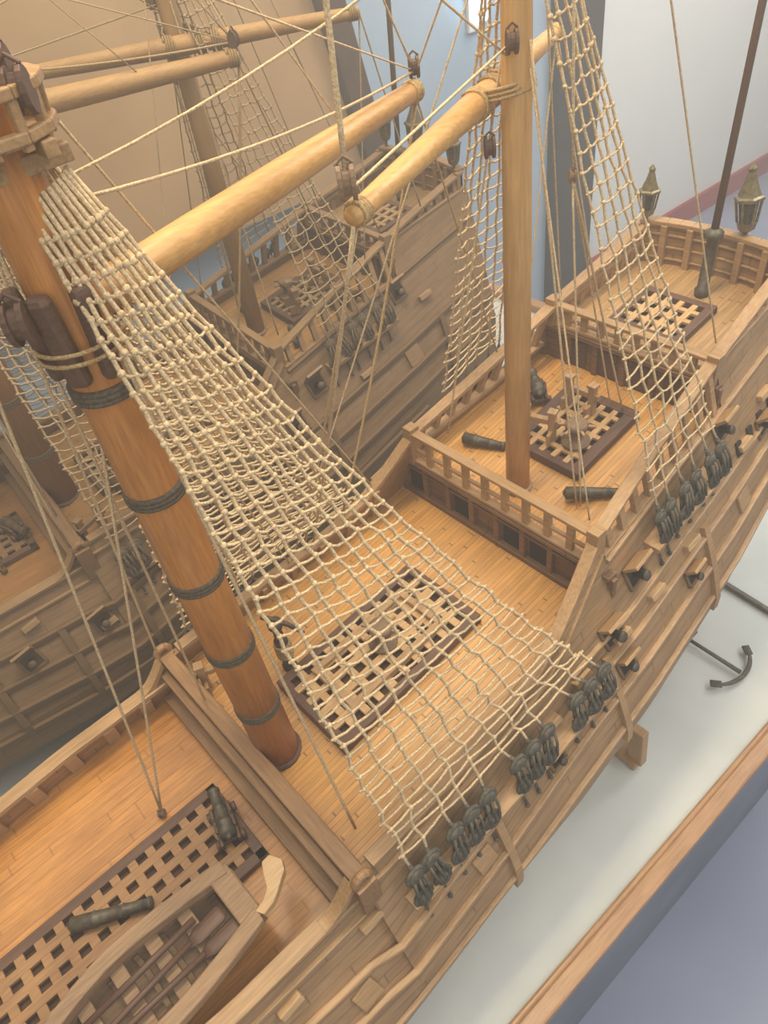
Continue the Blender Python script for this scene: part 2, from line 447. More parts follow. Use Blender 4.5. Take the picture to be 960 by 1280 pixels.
# masts ---------------------------------------------------------------------
def mastpt(z): return Vector((-.4*(z/67.0),1.0*z/67.0,z))
m=MB(); m.lathe(mastpt(0),mastpt(110),[(0,2.3),(.3,2.2),(.5,2.05),(.6,1.9),(1,1.4)],28)
mm=make('main_mast',m,M_mast,ship,'thick round orange-varnished mast',smooth=True)
for z in(10,20,30,40,49.5):
    m=MB(); m.lathe(mastpt(z-.6),mastpt(z+.6),[(0,2.2),(.08,2.38),(.3,2.4),(.33,2.32),(.36,2.4),(.63,2.4),(.66,2.32),(.7,2.4),(.92,2.38),(1,2.15)],28)
    make('mast_band',m,M_band,mm,smooth=True)
m=MB(); m.ring(mastpt(.4),(0,0,1),2.35,.4,20,6); make('mast_collar',m,M_dark,mm,smooth=True)
for a,ww in((2.9,1.3),(3.9,1.5),(4.8,1.3)):
    d=Vector((math.cos(a),math.sin(a),0)); c=mastpt(54.2)+d*2.3
    m=MB(); m.beam(c+Vector((0,0,-3.4)),c+d*.5+Vector((0,0,3.0)),ww,1.1,up=d)
    make('mast_cheek',m,M_dark,mm,'dark wooden cheek piece',bevel=.4)
m=MB(); m.helix(mastpt(53.0),(0,0,1),3.1,.15,2,.7,20,6); make('lashing',m,M_rope2,mm,smooth=True)
tc=mastpt(64.4); k_=.78
m=MB()
def TP(x,y,z): return tc+Vector((x,y,z))*k_
for y_ in(-1.9,1.9): m.beam(TP(-4.3,y_,-1.2),TP(4.3,y_,-1.2),.8,1.0)
for x_ in(-2.4,2.4): m.beam(TP(x_,-4.3,-.2),TP(x_,4.3,-.2),.8,.9)
m.lathe(TP(0,0,.3),TP(0,0,.8),[(0,4.0*k_),(0,4.4*k_),(1,4.4*k_)],12)
for i in range(12):
    a=2*math.pi*(i+.5)/12
    m.beam(TP(math.cos(a)*4.1,math.sin(a)*4.1,0),TP(math.cos(a)*4.4,math.sin(a)*4.4,3.6),.55,.5,up=(math.cos(a),math.sin(a),0))
for zz,R_ in((.9,4.4),(3.5,4.5)):
    P=[TP(math.cos(2*math.pi*(i+.5)/12)*R_,math.sin(2*math.pi*(i+.5)/12)*R_,zz) for i in range(12)]
    for i in range(12): m.beam(P[i],P[(i+1)%12]+(P[(i+1)%12]-P[i])*.05,.7,.6)
make('mast_top',m,M_railv,mm,'pale slatted wooden fighting top',bevel=.1)
# mizzen
MZ=Vector((40.8,0,dz(40.8)))
m=MB(); m.lathe(MZ,Vector((40.8,0,105)),[(0,1.45),(.4,1.35),(.65,1.2),(1,.9)],24)
mz=make('mizzen_mast',m,M_mast2,ship,'slim pale round mast',smooth=True)
m=MB(); m.ring(MZ+Vector((0,0,.3)),(0,0,1),1.5,.3,20,6); make('mast_collar',m,M_rail,mz,smooth=True)
m=MB(); m.helix((40.8,0,72.5),(0,0,1),1.4,.2,4,.4,18,6); make('lashing',m,M_rope2,mz,smooth=True)
m=MB(); m.helix((41.0,1.0,56.3),(0,.2,1),2.2,.16,3,.36,18,6); make('lashing',m,M_rope2,mz,smooth=True)
# flag pole
m=MB(); m.lathe((76.5,-1.5,dz(76.5)),(79.9,-1.5,90),[(0,.5),(1,.35)],14)
fp=make('flag_pole',m,M_dark,ship,'thin brown pole standing on the poop deck',smooth=True)
m=MB(); m.lathe((76.5,-1.5,dz(76.5)),(77.0,-1.5,dz(76.5)+9),[(0,.9),(.1,1.0),(.12,.75),(.85,.7),(.88,1.2),(.95,1.2),(1,.6)],14)
make('pole_socket',m,M_iron,fp,smooth=True)
# yards
def yard(name,p0,p1,r0,rm,r1,lab):
    m=MB(); m.lathe(p0,p1,[(0,r0*.8),(.01,r0),(.25,(r0+rm)/1.95),(.5,rm),(.75,(r1+rm)/1.95),(.99,r1),(1,r1*.8)],20)
    return make(name,m,M_yard,ship,lab,smooth=True)
E=Vector((42,13.6,54.6)); F=Vector((16.8,-6.6,55.9)); A=Vector((62,12.5,55))
Y0=Vector((0.2,1.0,54.6))
y1=yard('main_yard',Y0,E,1.35,1.33,.9,'long golden-brown tapered main yard')
y2=yard('mizzen_yard',F,A,.75,1.2,.75,'shorter golden-brown tapered yard')
def yring(y,p0,p1,ts,r,mat=M_rope2):
    d=(p1-p0)
    for t in ts:
        m=MB(); m.helix(p0+d*t,d,r,.16,4,.32,14,5); make('lashing',m,mat,y,smooth=True)
yring(y1,Y0,E,(.985,),.95)
yring(y2,F,A,(.02,.98),.8); yring(y2,F,A,(.48,.56,.60),1.25)
def block(p,d,r=1.0,mat=None):
    m=MB(); p=Vector(p); d=Vector(d).normalized(); a=Vector((.8,-.6,0)).normalized()
    x=d.cross(a).normalized()
    for s_ in(-.32,0,.32):
        vs=[];n=14;th=.13 if s_ else .3
        rr=r if s_ else r*.72
        for e in(-th,th):
            for j in range(n):
                an=2*math.pi*j/n
                vs.append(p+a*(s_+e)*r*1.3+x*math.cos(an)*rr*.75+d*math.sin(an)*rr*1.15)
        m.add(vs,[(j,(j+1)%n,n+(j+1)%n,n+j) for j in range(n)]+[tuple(range(n-1,-1,-1)),tuple(range(n,2*n))])
    m.tube([p+d*r*1.1-a*.6*r,p+d*r*1.6,p+d*r*1.1+a*.6*r],r*.14,5)
    return make('pulley_block',m,mat or M_dark,ship,'wooden pulley block',bevel=.06)
block(E+Vector((0,0,1.9)),(0,0,1),.85); block(F+Vector((0,0,2.2)),(0,0,1),1.0,M_boat); block((39.2,-.9,60.2),(0,0,1),.8)
block((42.4,1.5,63),(0,0,1),.9)
block((38.4,1.0,52.3),(0,0,1),.8)
block(mastpt(66.8)+Vector((1.6,-3.0,.2)),(0,0,1),1.0); block(mastpt(67)+Vector((2.4,.8,.6)),(0,0,1),.9); block(mastpt(68)+Vector((.2,-2.6,.6)),(0,0,1),.9)
block(mastpt(56)+Vector((-3.4,-1.6,0)),(0,0,1),1.2)
B=Vector((41.5,-5.5,50)); block(B,(0,0,1),.5,M_boat)
G=Vector((-13.5,5.3,-2.8)); block(G,(0,0,1),.6,M_boat)

# ropes ---------------------------------------------------------------------
def rope(p0,p1,r=.16,sag=0,mat=M_rope,n=10):
    p0=Vector(p0);p1=Vector(p1);pts=[]
    for i in range(n+1):
        t=i/n; p=p0.lerp(p1,t); p.z-=sag*4*t*(1-t); pts.append(p)
    m=MB(); m.tube(pts,r,6); make('rigging_rope',m,mat,ship,smooth=True)
R=rope
R(E+Vector((0,0,1.6)),mastpt(61)+Vector((1.6,-1,0)),.13,1)
R(E+Vector((0,0,1.6)),mastpt(75)+Vector((1,-1,0)),.08,0)
R(E+Vector((0,0,1.6)),(18,6,95),.1)
R(E+Vector((0,0,1.2)),(41,1,73),.1)
R(F+Vector((0,0,2.2)),(20,-5.0,92),.2)
R(F+Vector((0,0,1.6)),(39.4,-.2,59.8),.11)
R(F+Vector((0,0,-.6)),(20,17.2,6.0),.16,.6,M_rope)
R(F+Vector((.5,0,-.3)),(18.5,17.2,6.0),.11,0,M_rope)
R(E+Vector((0,0,-.8)),(25,16.6,8.0),.18,2.0,M_rope2)
R(E+Vector((0,0,-.8)),(52,13,20.2),.12,0,M_rope2)
R((39.5,1,68),(16,16.8,6),.1)
R((40.8,-1.4,60),(42,-8,12),.13)
R((40.8,-1.4,58),(38,-12.5,15.8),.11)
R(B+Vector((0,0,.6)),(40,-4.5,92),.13)
R(B,(57,-3.6,dz(57)+1),.13); R(B,(42.2,-8.4,dz(42)+.5),.11); R(B,(56.5,-2.2,dz(57)+1),.11)
R((40.8,1.3,60),(39.5,10.5,15.6),.12); R(A,(70,11.8,26),.12); R(A,(57,12.4,22.2),.11)
R((41.5,-1.2,98),(64,-10.5,24.2),.11)
R((41.5,1.2,98),(62,10.5,24.2),.11)
R(G,mastpt(50)+Vector((0,2,0)),.13); R(G,(-4.7,5,60),.13)
R(mastpt(54)+Vector((1.0,-2.4,0)),(0.3,-13,0),.15)
R(mastpt(60)+Vector((-2,1,0)),(-3,9,4.2),.13)
R(mastpt(60)+Vector((-2,2,0)),(-4,17.5,4.2),.13)
R(mastpt(74),(30,16,10),.1); R(mastpt(61)+Vector((0,2,0)),(41,1,70),.11,1.5); R(mastpt(90),(41,0,58),.1)
R(mastpt(95)+Vector((1,0,0)),E+Vector((-12,-3,1)),.08)
R(mastpt(64)+Vector((0,4,0)),(16,17.5,5),.12)

# shrouds -------------------------------------------------------------------
def shrouds(sg,u0,u1,v,z0,slope,hd,hr,n,rows,sagf,rr,t0,t1,ch_z,name,bf,ds):
    rnd=random.Random(int(u0*10+sg*3+50))
    tops=[];bots=[];even=[]
    for i in range(n):
        f=i/(n-1); g=bf[i]
        bots.append(Vector((u0+(u1-u0)*g,sg*v,z0+slope*((u1-u0)*g))))
        even.append(Vector((u0+(u1-u0)*f,sg*v,z0+slope*((u1-u0)*f))))
        a=(-.9+1.8*f)
        tops.append(hd+Vector((hr*math.sin(a),sg*hr*math.cos(a)*.9,(f-.5)*1.0)))
    nodes=[]
    for i in range(n):
        f=i/(n-1);L=[]
        for k in range(rows):
            t=t0+(t1-t0)*(k/(rows-1))
            w=min(1,t/.13)
            p=bots[i].lerp(even[i],w).lerp(tops[i],t); p.z-=sagf(f)*4*t*(1-t); p.y-=sg*sagf(f)*.25*4*t*(1-t)
            jit=.26*(1-t)+.07
            p+=Vector((rnd.uniform(-1,1)*jit,rnd.uniform(-1,1)*jit*.5,rnd.uniform(-1,1)*jit*1.3))
            L.append(p)
        nodes.append(L)
    m=MB()
    for i in range(n):
        m.tube([bots[i]]+nodes[i]+[tops[i]],rr,6)
    for k in range(rows):
        pts=[]
        for i in range(n):
            pts.append(nodes[i][k])
            if i<n-1:
                q=nodes[i][k].lerp(nodes[i+1][k],.5); q.z-=.1+rnd.uniform(0,.2)*(1 if n>7 else .6); pts.append(q)
        d=(pts[0]-pts[1]).normalized()*.5*(1-k/rows); e=(pts[-1]-pts[-2]).normalized()*.5*(1-k/rows)
        m.tube([pts[0]+d]+pts+[pts[-1]+e],rr*.8,5)
    for i in range(n):
        for k in range(rows): m.ball(nodes[i][k]+Vector((rnd.uniform(-.05,.05),0,rnd.uniform(-.05,.05))),rr*rnd.uniform(1.45,1.9),6,4)
    make(name,m,M_rope,ship,'cream rope shroud net with knotted ratlines',smooth=True)
    c=MB(); 
    a=bots[0]+Vector((-1.5,0,0)); b=bots[-1]+Vector((1.5,0,0))
    nn=14; r=[]
    for i in range(nn):
        p=a.lerp(b,i/(nn-1)); z=p.z-ch_z
        wi=halfw(p.x,z)-.2; wo=max(v+1.4,wi+1.2)
        r.append([Vector((p.x,sg*wi,z)),Vector((p.x,sg*wo,z)),Vector((p.x,sg*wo,z+.7)),Vector((p.x,sg*wi,z+.7))])
    c.grid([q+[q[0]] for q in r],flip=(sg<0)); c.add(r[0],[(0,1,2,3)]); c.add(r[-1],[(0,1,2,3)])
    ch=make('channel',c,M_rail,ship,'narrow wooden channel board outside the hull',bevel=.1)
    nrm=Vector((0,sg,.15)).normalized()
    for i in range(n):
        m=MB(); P=bots[i]; jx=rnd.uniform(-.7,.7)
        Q=Vector((P.x+jx,sg*(v+1.0),P.z-ch_z+1.2+rnd.uniform(-.4,.4)))
        dn=(Q-P).normalized()
        for c_ in(P+dn*.3,Q):
            m.lathe(c_-nrm*.45*ds,c_+nrm*.45*ds,[(0,.55*ds),(.2,.85*ds),(.8,.85*ds),(1,.55*ds)],12)
            m.ring(c_,nrm,.92*ds,.22*ds,14,6)
        sd=dn.cross(nrm).normalized()
        for k in(-.55,0,.55): m.tube([P+dn*.4+sd*k*ds+nrm*.5,(P+Q)/2+sd*k*ds*1.2+nrm*.6,Q-dn*.1+sd*k*ds+nrm*.5],.17,6); m.tube([P+dn*.4+sd*k*.8-nrm*.3,Q+sd*k*.8-nrm*.3],.15,6)
        up=(nodes[i][0]-P).normalized()
        m.tube([P,P+up*1.6],[.34,.22],8)
        pts=[Q]
        for zz in(Q.z-1.6,Q.z-3.0,Q.z-4.4): pts.append(surf(Q.x,zz,sg,.3)[0])
        m.tube(pts,.16,6)
        m.ball(pts[-1],.3)
        make('deadeye',m,M_grey,ch,'dark tarred deadeye pair with lanyard',smooth=True)
for sg in(-1,1):
    shrouds(sg,1.3,30.5,20.8,1.5,.07,mastpt(62.2)+Vector((1.3,0,0)),2.0,11,48,lambda f:-.9+5.6*f,.16,.05,.965,4.4,'main_shrouds',[0,.07,.19,.27,.35,.51,.59,.67,.84,.92,1.0],1.12)
    shrouds(sg,45,56.5,16.9,14.0,.22,Vector((40.8,0,72)),1.5,6,34,lambda f:.3+1.0*f,.14,.06,.97,4.2,'mizzen_shrouds',[0,.16,.4,.58,.82,1],.95)

# gun ports -----------------------------------------------------------------
def port(u,z,sg,k=.8,muz=True,lid=True):
    p,n=surf(u,z,sg,.05)
    x=Vector((1,0,.2)); x=(x-n*x.dot(n)).normalized(); y=n.cross(x)
    if y.z<0: y=-y
    R=Matrix((x,y,n)).transposed()
    w=1.4*k
    if not muz:
        m=MB(); m.box(p+n*.1,(2*w+.4,2*w+.4,.5),R); make('gun_port',m,M_rail,ship,'closed wooden gun port lid',bevel=.12); return
    m=MB()
    for s_ in(-1,1):
        m.box(p+x*s_*w+n*.05,(.4,2*w+.4,.5),R); m.box(p+y*s_*w+n*.05,(2*w+.4,.4,.5),R)
    f=make('gun_port',m,M_inner,ship,'framed gun port with raised lid and bronze muzzle',bevel=.08)
    h=MB(); h.box(p,(2*w,2*w,.3),R); make('opening',h,M_hole,f)
    l=MB(); c=p+y*(w+.2)+n*.3; d=(n*.9+y*.45).normalized(); 
    R2=Matrix((x,d,x.cross(d))).transposed()
    l.box(c+d*1.2*k,(2*w+.3,2.4*k,.45),R2)
    make('port_lid',l,M_rail,f,bevel=.08)
    g=MB(); g.lathe(p-n*.3,p+n*1.8*k,[(0,.55*k),(.7,.46*k),(.72,.6*k),(.85,.48*k),(.9,.64*k),(1,.6*k)],14); make('gun_muzzle',g,M_iron,f,smooth=True)
for sg in(-1,1):
    port(35.0,4.0,sg,1.05); port(40.8,8.2,sg,1.05); port(61,15.2,sg,.95)
    if sg<0: port(35.5,-.6,sg,.9); port(70,11,sg,.9)
    for u in ((-34,-21,-8,9,22,50,63) if sg<0 else (-28,-16.5,-5.5,7,20,37,60)): port(u,sh(u)-(10.7 if sg<0 else 9.6),sg,.8 if sg<0 else 1.0,muz=(u in(22,50,-28,-16.5,-5.5,7,20)))
for u in frange(64,78,6):
    p,n=surf(u,sh(u)-4.4,-1,.15); R_=Matrix((Vector((1,0,0)),n.cross(Vector((1,0,0))),n)).transposed()
    m=MB(); m.box(p,(1.1,1.9,.3),R_)
    make('gallery_window',m,M_hole,ship,'small dark window opening in the stern quarter')

# lanterns ------------------------------------------------------------------
def lantern(u,v,z,s_,lean=0):
    m=MB(); p=Vector((u,v,z)); ax=Vector((0,-lean,1)).normalized()
    m.lathe(p,p+ax*3.0*s_,[(0,.35*s_),(.3,.3*s_),(.6,.25*s_),(.75,.9*s_),(1,1.1*s_)],6)
    for k in range(6):
        a=math.pi/3*k; d=Vector((math.cos(a),math.sin(a),0))
        m.tube([p+d*1.0*s_+ax*3*s_,p+d*1.35*s_+ax*5.6*s_],.16*s_,5)
    m.lathe(p+ax*5.5*s_,p+ax*9.4*s_,[(0,1.6*s_),(.08,1.6*s_),(.12,1.25*s_),(.45,.75*s_),(.75,.4*s_),(.85,.5*s_),(1,.1*s_)],6)
    o=make('stern_lantern',m,M_brass,ship,'aged brass six-sided stern lantern')
    g=MB(); g.lathe(p+ax*3*s_,p+ax*5.6*s_,[(0,.8*s_),(1,1.1*s_)],6); make('lamp_glass',g,M_grey,o)
lantern(79.6,9.8,27.4,.92); lantern(82.0,-3.4,26.8,1.15,-.1); lantern(80.3,-9.3,28.0,.9)

# ---------------------------------------------------------------- loose things
tops=[ship]
def cannon(mat,length=7,lab='dark bronze cannon on a stepped wooden carriage',grp='deck cannons'):
    t=top('cannon',lab,'cannon',grp,mat); tops.append(t)
    m=MB(); L=length
    m.lathe((-L*.45,0,1.7),(L*.55,0,1.9),[(0,.15),(.02,.35),(.05,.3),(.07,.85),(.12,.95),(.3,.85),(.32,.95),(.35,.8),(.6,.68),(.62,.78),(.65,.65),(.92,.52),(.95,.72),(1,.68),(1.0,.35)],16)
    m.tube([(0,-1.2,1.7),(0,1.2,1.7)],.25,8)
    make('barrel',m,M_iron,t,smooth=True)
    m=MB()
    for s_ in(-1,1):
        m.box((-.6,s_*.95,.95),(4.6,.4,.9)); m.box((-.1,s_*.95,1.5),(2.8,.4,.6))
    for x in(-2.2,1.2): m.box((x,0,.6),(.5,2.9,.5))
    make('carriage',m,M_dark,t,bevel=.08)
    for x in(-2.2,1.2):
        for s_ in(-1,1):
            m=MB(); m.lathe((x,s_*1.2,.55),(x,s_*1.6,.55),[(0,.5),(.1,.55),(.9,.55),(1,.5)],14); make('wheel',m,M_dark,t,smooth=False)
cannon(W(54.5,8.4,dz(54.5)+.1,.9),5.5)
cannon(W(-8.9,-1.2,-2.5,1.3),6)
def gunbarrel(mat,L):
    t=top('gun_barrel','loose dark bronze gun barrel lying on the deck','cannon barrel','loose gun barrels',mat); tops.append(t)
    m=MB(); m.lathe((-L/2,0,.88),(L/2,0,.78),[(0,.2),(.03,.5),(.05,.8),(.3,.75),(.32,.85),(.35,.72),(.65,.62),(.67,.72),(.7,.6),(.94,.5),(.96,.65),(1,.6)],16)
    make('barrel',m,M_iron,t,smooth=True)
gunbarrel(W(44.4,-8.6,dz(44.4)+.05,-.84),7.2); gunbarrel(W(43.5,8.2,dz(43.5),-1.2),6)
gunbarrel(W(-22.6,-.8,-2.52,-.5),8.5)
def capstan(mat,s_=1):
    t=top('capstan','small round wooden capstan on the grating','capstan','deck capstans',mat); tops.append(t)
    m=MB(); m.lathe((0,0,0),(0,0,3.4*s_),[(0,2.0*s_),(.12,2.0*s_),(.14,1.1*s_),(.3,.85*s_),(.65,.95*s_),(.7,1.5*s_),(.95,1.6*s_),(1,1.2*s_)],18); make('drum',m,M_boat,t,smooth=True)
    for k in range(3):
        a=k*math.pi/3; d=Vector((math.cos(a),math.sin(a),0))*2.6*s_; m=MB(); m.beam(Vector((0,0,2.9*s_))-d,Vector((0,0,2.9*s_))+d,.4*s_,.4*s_)
        make('bar',m,M_rail,t,bevel=.05)
capstan(W(16.5,0,dz(16.5)+1.5),.9); capstan(W(49.5,-2.0,dz(49.5)+1.18),.9)
def bitts(mat):
    t=top('bitts','pair of wooden posts joined by a cross beam','bitts','deck bitts',mat); tops.append(t)
    for v in(-1.8,1.8): 
        m=MB(); m.box((0,v,2),(.9,.9,4)); m.box((0,v,4.2),(1.2,1.2,.5)); m.box((-.8,v,.8),(1.4,.5,1.6))
        make('post',m,M_rail,t,bevel=.1)
    m=MB(); m.box((.2,0,2.6),(.8,5.4,.8)); make('cross_beam',m,M_rail,t,bevel=.1)
bitts(W(54.5,1.2,dz(54.5)+1.18)); bitts(W(0.5,12.5,dz(.5),1.2)); bitts(W(47.9,2.6,dz(47)+1.3,.3))
def pump(mat):
    t=top('deck_pump','upright bronze deck pump wrapped with rope beside the mast','pump','deck pumps',mat); tops.append(t)
    m=MB(); m.lathe((0,0,0),(0,0,9),[(0,.9),(.06,.9),(.08,.7),(.5,.65),(.52,.85),(.58,.85),(.6,.6),(.85,.55),(.87,.9),(.95,.9),(1,.4)],14); make('column',m,M_iron,t,smooth=True)
    m=MB(); m.helix((0,0,3.4),(0,0,1),.85,.24,5,.5,14,6); make('rope_wrap',m,M_rope2,t,smooth=True)
    m=MB(); m.tube([(-1.4,0,9.4),(0,0,9.0),(1.6,0,8.3),(3.2,0,6.8)],[.3,.35,.3,.22],8); make('handle',m,M_iron,t,smooth=True)
pump(W(7.4,7.4,dz(7.4)+.1,-.9))
# ship's boat
BOAT=W(-23.2,-10.8,-1.9,.02)@Matrix.Rotation(.06,4,'X')@Matrix.Diagonal((1.0,.92,1.15,1))
boat=top('rowing_boat','weathered grey-brown wooden rowing boat lying on the deck grating','boat','ship boats',BOAT); tops.append(boat)
def bw(x):
    t=(x+13)/24.5; return 4.9*min(1,(1-(1-min(1,t/.62))**2.0))*(1-.3*max(0,(t-.45)/.55)**1.7)
def bz(x): 
    t=(x+13)/24.5; return 3.7+1.8*(1-t)**3+.6*t**3
m=MB()
xs=frange(-12.8,11.5,22)
for off,fl in((0,False),(-1.0,True)):
    rows=[];uvr=[]
    for x in xs:
        w=max(.15,bw(x)+off);r=[];q=[]
        for k in range(15):
            a=math.pi*k/14
            y=-w*math.cos(a); ss=math.sin(a)**.6 if math.sin(a)>1e-6 else 0
            z=bz(x)-(bz(x)-.2+off*.8-(1-min(1,(x+13)/6))*2.0)*ss if off else bz(x)-(bz(x)-.2-(1-min(1,(x+13)/6))*2.0)*ss
            r.append(Vector((x,y,z))); q.append((x,k))
        rows.append(r);uvr.append(q)
    m.grid(rows,uvr,flip=fl)
    if off==0: tr_=rows[-1]
m.add(tr_,[tuple(range(15))]); m.add([p+Vector((-1.6,0,0)) for p in tr_],[tuple(range(14,-1,-1))])
make('boat_hull',m,M_boat,boat,smooth=True)
for s_ in(-1,1):
    m=MB(); rows=[]
    for x in xs:
        c=Vector((x,s_*(bw(x)-.3),bz(x)+.15)); rows.append([c+Vector((0,a*.85,b*.55)) for a,b in((-1,-1),(1,-1),(1,1),(-1,1),(-1,-1))])
    m.grid(rows,flip=(s_<0)); m.add(rows[-1][:4],[(0,1,2,3)]); m.add(rows[0][:4],[(0,1,2,3)])
    make('gunwale',m,M_boat2,boat,bevel=.2)
m=MB(); m.box((10.8,0,4.2),(2.2,6.8,1.2)); m.box((11.6,0,3.0),(.8,5.6,3.0)); make('transom_cap',m,M_boat2,boat,'solid transom block',bevel=.18)
for x in(-8,-4.2,-.6,3.0,6.4): 
    m=MB(); m.box((x,0,3.1),(1.4,2*bw(x)-1.7,.5)); make('thwart',m,M_boat2,boat,bevel=.08)
for x in frange(-9.5,9.2,8):
    w=bw(x)-1.05
    m=MB(); rows=[]
    for k in range(11):
        a=math.pi*(.06+.88*k/10); p=Vector((x,-w*math.cos(a),bz(x)-(bz(x)-1.3)*math.sin(a)**.6)); nn_=Vector((0,math.cos(a),.9*math.sin(a))).normalized()
        rows.append([p+Vector((dx,0,0))+nn_*dn for dx,dn in((-.25,-.2),(-.25,.25),(.25,.25),(.25,-.2))])
    m.grid(rows); make('boat_rib',m,M_boat,boat)
m=MB(); rows=[]
for c,w_,h_ in ((Vector((11.6,-3.2,4.6)),.45,.4),(Vector((12.7,-3.0,4.6)),.5,.45),(Vector((13.6,-2.5,4.7)),.55,.5),(Vector((14.3,-1.5,4.7)),.9,.5),(Vector((15.0,-.7,4.7)),1.15,.5),(Vector((15.6,-.2,4.7)),.7,.5)):
    rows.append([c+Vector((-.5*a*w_,a*w_,b*h_)) for a,b in((-1,-1),(1,-1),(1,1),(-1,1),(-1,-1))])
m.grid(rows); m.add(rows[0][:4],[(0,1,2,3)]); m.add(rows[-1][:4],[(0,1,2,3)])
make('stern_bracket',m,M_light,boat,'small curved pale wooden bracket on the transom',bevel=.12)
def oar(x,y,yaw,L=16,z=2.3):
    t=top('oar','dark brown wooden oar resting across the boat thwarts','oar','boat oars',W(-23.2+x,-10.8+y,z,yaw)); tops.append(t)
    m=MB(); m.lathe((-L/2,0,.3),(L*.3,0,.3),[(0,.3),(1,.3)],10); make('shaft',m,M_dark,t,smooth=True)
    m=MB(); m.lathe((L*.28,0,.3),(L*.52,0,.3),[(0,.3),(.25,.8),(.9,.9),(1,.6)],10)
    for i,v in enumerate(m.v): v.z=.3+(v.z-.3)*.25
    make('blade',m,M_dark,t,smooth=True)
oar(.5,-.6,.08,17); oar(1.0,-1.9,.0,17); oar(-.6,1.0,math.pi+.05,15)

# ---------------------------------------------------------------- reflection of the ship, built as a solid mirrored copy in duller colours
MIR=Matrix.Translation((0,1.53,0))@Matrix.Diagonal((1,-1,1,1))
bpy.context.view_layer.update()
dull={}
def dim_reflection_mat(mt):
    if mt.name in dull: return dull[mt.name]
    c=mt.copy(); c.name='dim_reflection_'+mt.name
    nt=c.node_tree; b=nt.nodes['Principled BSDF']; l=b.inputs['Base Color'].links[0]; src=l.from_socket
    h=nt.nodes.new('ShaderNodeHueSaturation'); h.inputs['Saturation'].default_value=.98; h.inputs['Value'].default_value=.62  # dimness of the reflection put into the base colour
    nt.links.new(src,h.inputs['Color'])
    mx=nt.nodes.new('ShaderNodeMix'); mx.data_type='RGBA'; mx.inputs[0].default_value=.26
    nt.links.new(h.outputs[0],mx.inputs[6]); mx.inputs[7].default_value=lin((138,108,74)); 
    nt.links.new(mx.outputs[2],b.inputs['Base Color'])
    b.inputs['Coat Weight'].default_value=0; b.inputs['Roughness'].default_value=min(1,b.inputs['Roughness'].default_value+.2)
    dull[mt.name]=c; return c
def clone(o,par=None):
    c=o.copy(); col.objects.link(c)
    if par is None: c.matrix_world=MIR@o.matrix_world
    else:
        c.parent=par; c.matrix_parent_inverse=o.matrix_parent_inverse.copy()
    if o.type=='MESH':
        c.material_slots[0].link='OBJECT'; c.material_slots[0].material=dim_reflection_mat(o.data.materials[0])
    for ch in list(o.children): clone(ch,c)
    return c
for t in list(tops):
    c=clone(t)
    if t is ship: c['label']='mirrored copy standing in for the galleon reflection, coloured duller and darker'
    else: c['label']=' '.join(t['label'].split()[:9])+', mirror-image copy'

# ---------------------------------------------------------------- anchor + cradles
def anchor(mat):
    t=top('anchor','thin dark iron anchor lying on the pale case base','anchor',None,mat)
    m=MB(); m.tube([(0,10,1.0),(0,0,1.0)],[.28,.36],8); m.ring((0,10.7,1.0),(0,0,1),.7,.16,14,6); make('shank',m,M_grey,t,smooth=True)
    m=MB(); pts=[]
    for k in range(13):
        a=math.pi*(.12+.76*k/12); pts.append(Vector((-5.0*math.cos(a),3.2-3.8*math.sin(a),1.0)))
    m.tube(pts,[.18+.2*math.sin(math.pi*k/12) for k in range(13)],8)
    for e,s_ in((pts[0],-1),(pts[-1],1)): m.beam(e+Vector((s_*.2,.3,0)),e+Vector((-s_*.8,-1.0,0)),1.1,.3)
    make('arms',m,M_grey,t,smooth=True)
    m=MB(); m.beam((0,9,.25),(0,9,1.9),.5,.5); m.beam((-2.2,9,1.0),(2.2,9,1.0),.5,.5); make('stock',m,M_dark,t,bevel=.1)
anchor(Matrix.Translation((.75,.22,-.2995)))
for yc,flip in((45.3,1),(107.7,-1)):
    for x in(52,):
        t=top('cradle','wooden cradle foot holding up the ship hull','stand','hull cradles',Matrix.Translation((x*S,(yc+(x-10.7)*.03*flip)*S,-.2995)))
        m=MB(); m.box((0,0,.3),(3.2,30,.6))
        make('base_beam',m,M_rail,t,bevel=.1)
        for s_ in(-1,1):
            m=MB(); m.beam((0,s_*22.2,1.0),(0,s_*21.6,8.6),2.4,1.4,up=(1,0,0)); m.box((0,s_*19,.75),(2.6,7.6,1.5)); make('foot',m,M_rail,t,bevel=.15)

# ---------------------------------------------------------------- display case + room
case=top('display_case','long display case with pale base board and wooden edge frame','display case')
M_board=plain('pale_board',(208,210,202),.5,scale=6,bump=0,c2=(190,193,186))
M_plinth=plain('plinth_paint',(150,158,176),.6,scale=5,bump=0)
M_frame=wood('case_frame_wood',(186,140,92),(146,102,64),0,rough=.35,coat=.3)
m=MB(); m.box((25,84,-31),(230,140,2)); make('base_board',m,M_board,case)
m=MB(); m.box((25,84,-65.9),(226,136,67.8)); make('plinth',m,M_plinth,case)
m=MB(); m.box((25,13.1,-29.8),(236,2.2,1.8)); m.box((25,14.5,-29.8),(232,.8,1.4)); m.box((25,155.6,-29.4),(236,3.2,3.0)); m.box((-91.5,84,-29.4),(3.2,140,3)); m.box((141.5,84,-29.4),(3.2,140,3))
make('edge_frame',m,M_frame,case,'reddish wooden strip framing the case',bevel=.3)
m=MB(); m.beam((89.5,36,-29.4),(88.5,16,-29.4),.9,.9); make('support_bar',m,M_iron,case,'dark metal bar on the base board',bevel=.2)

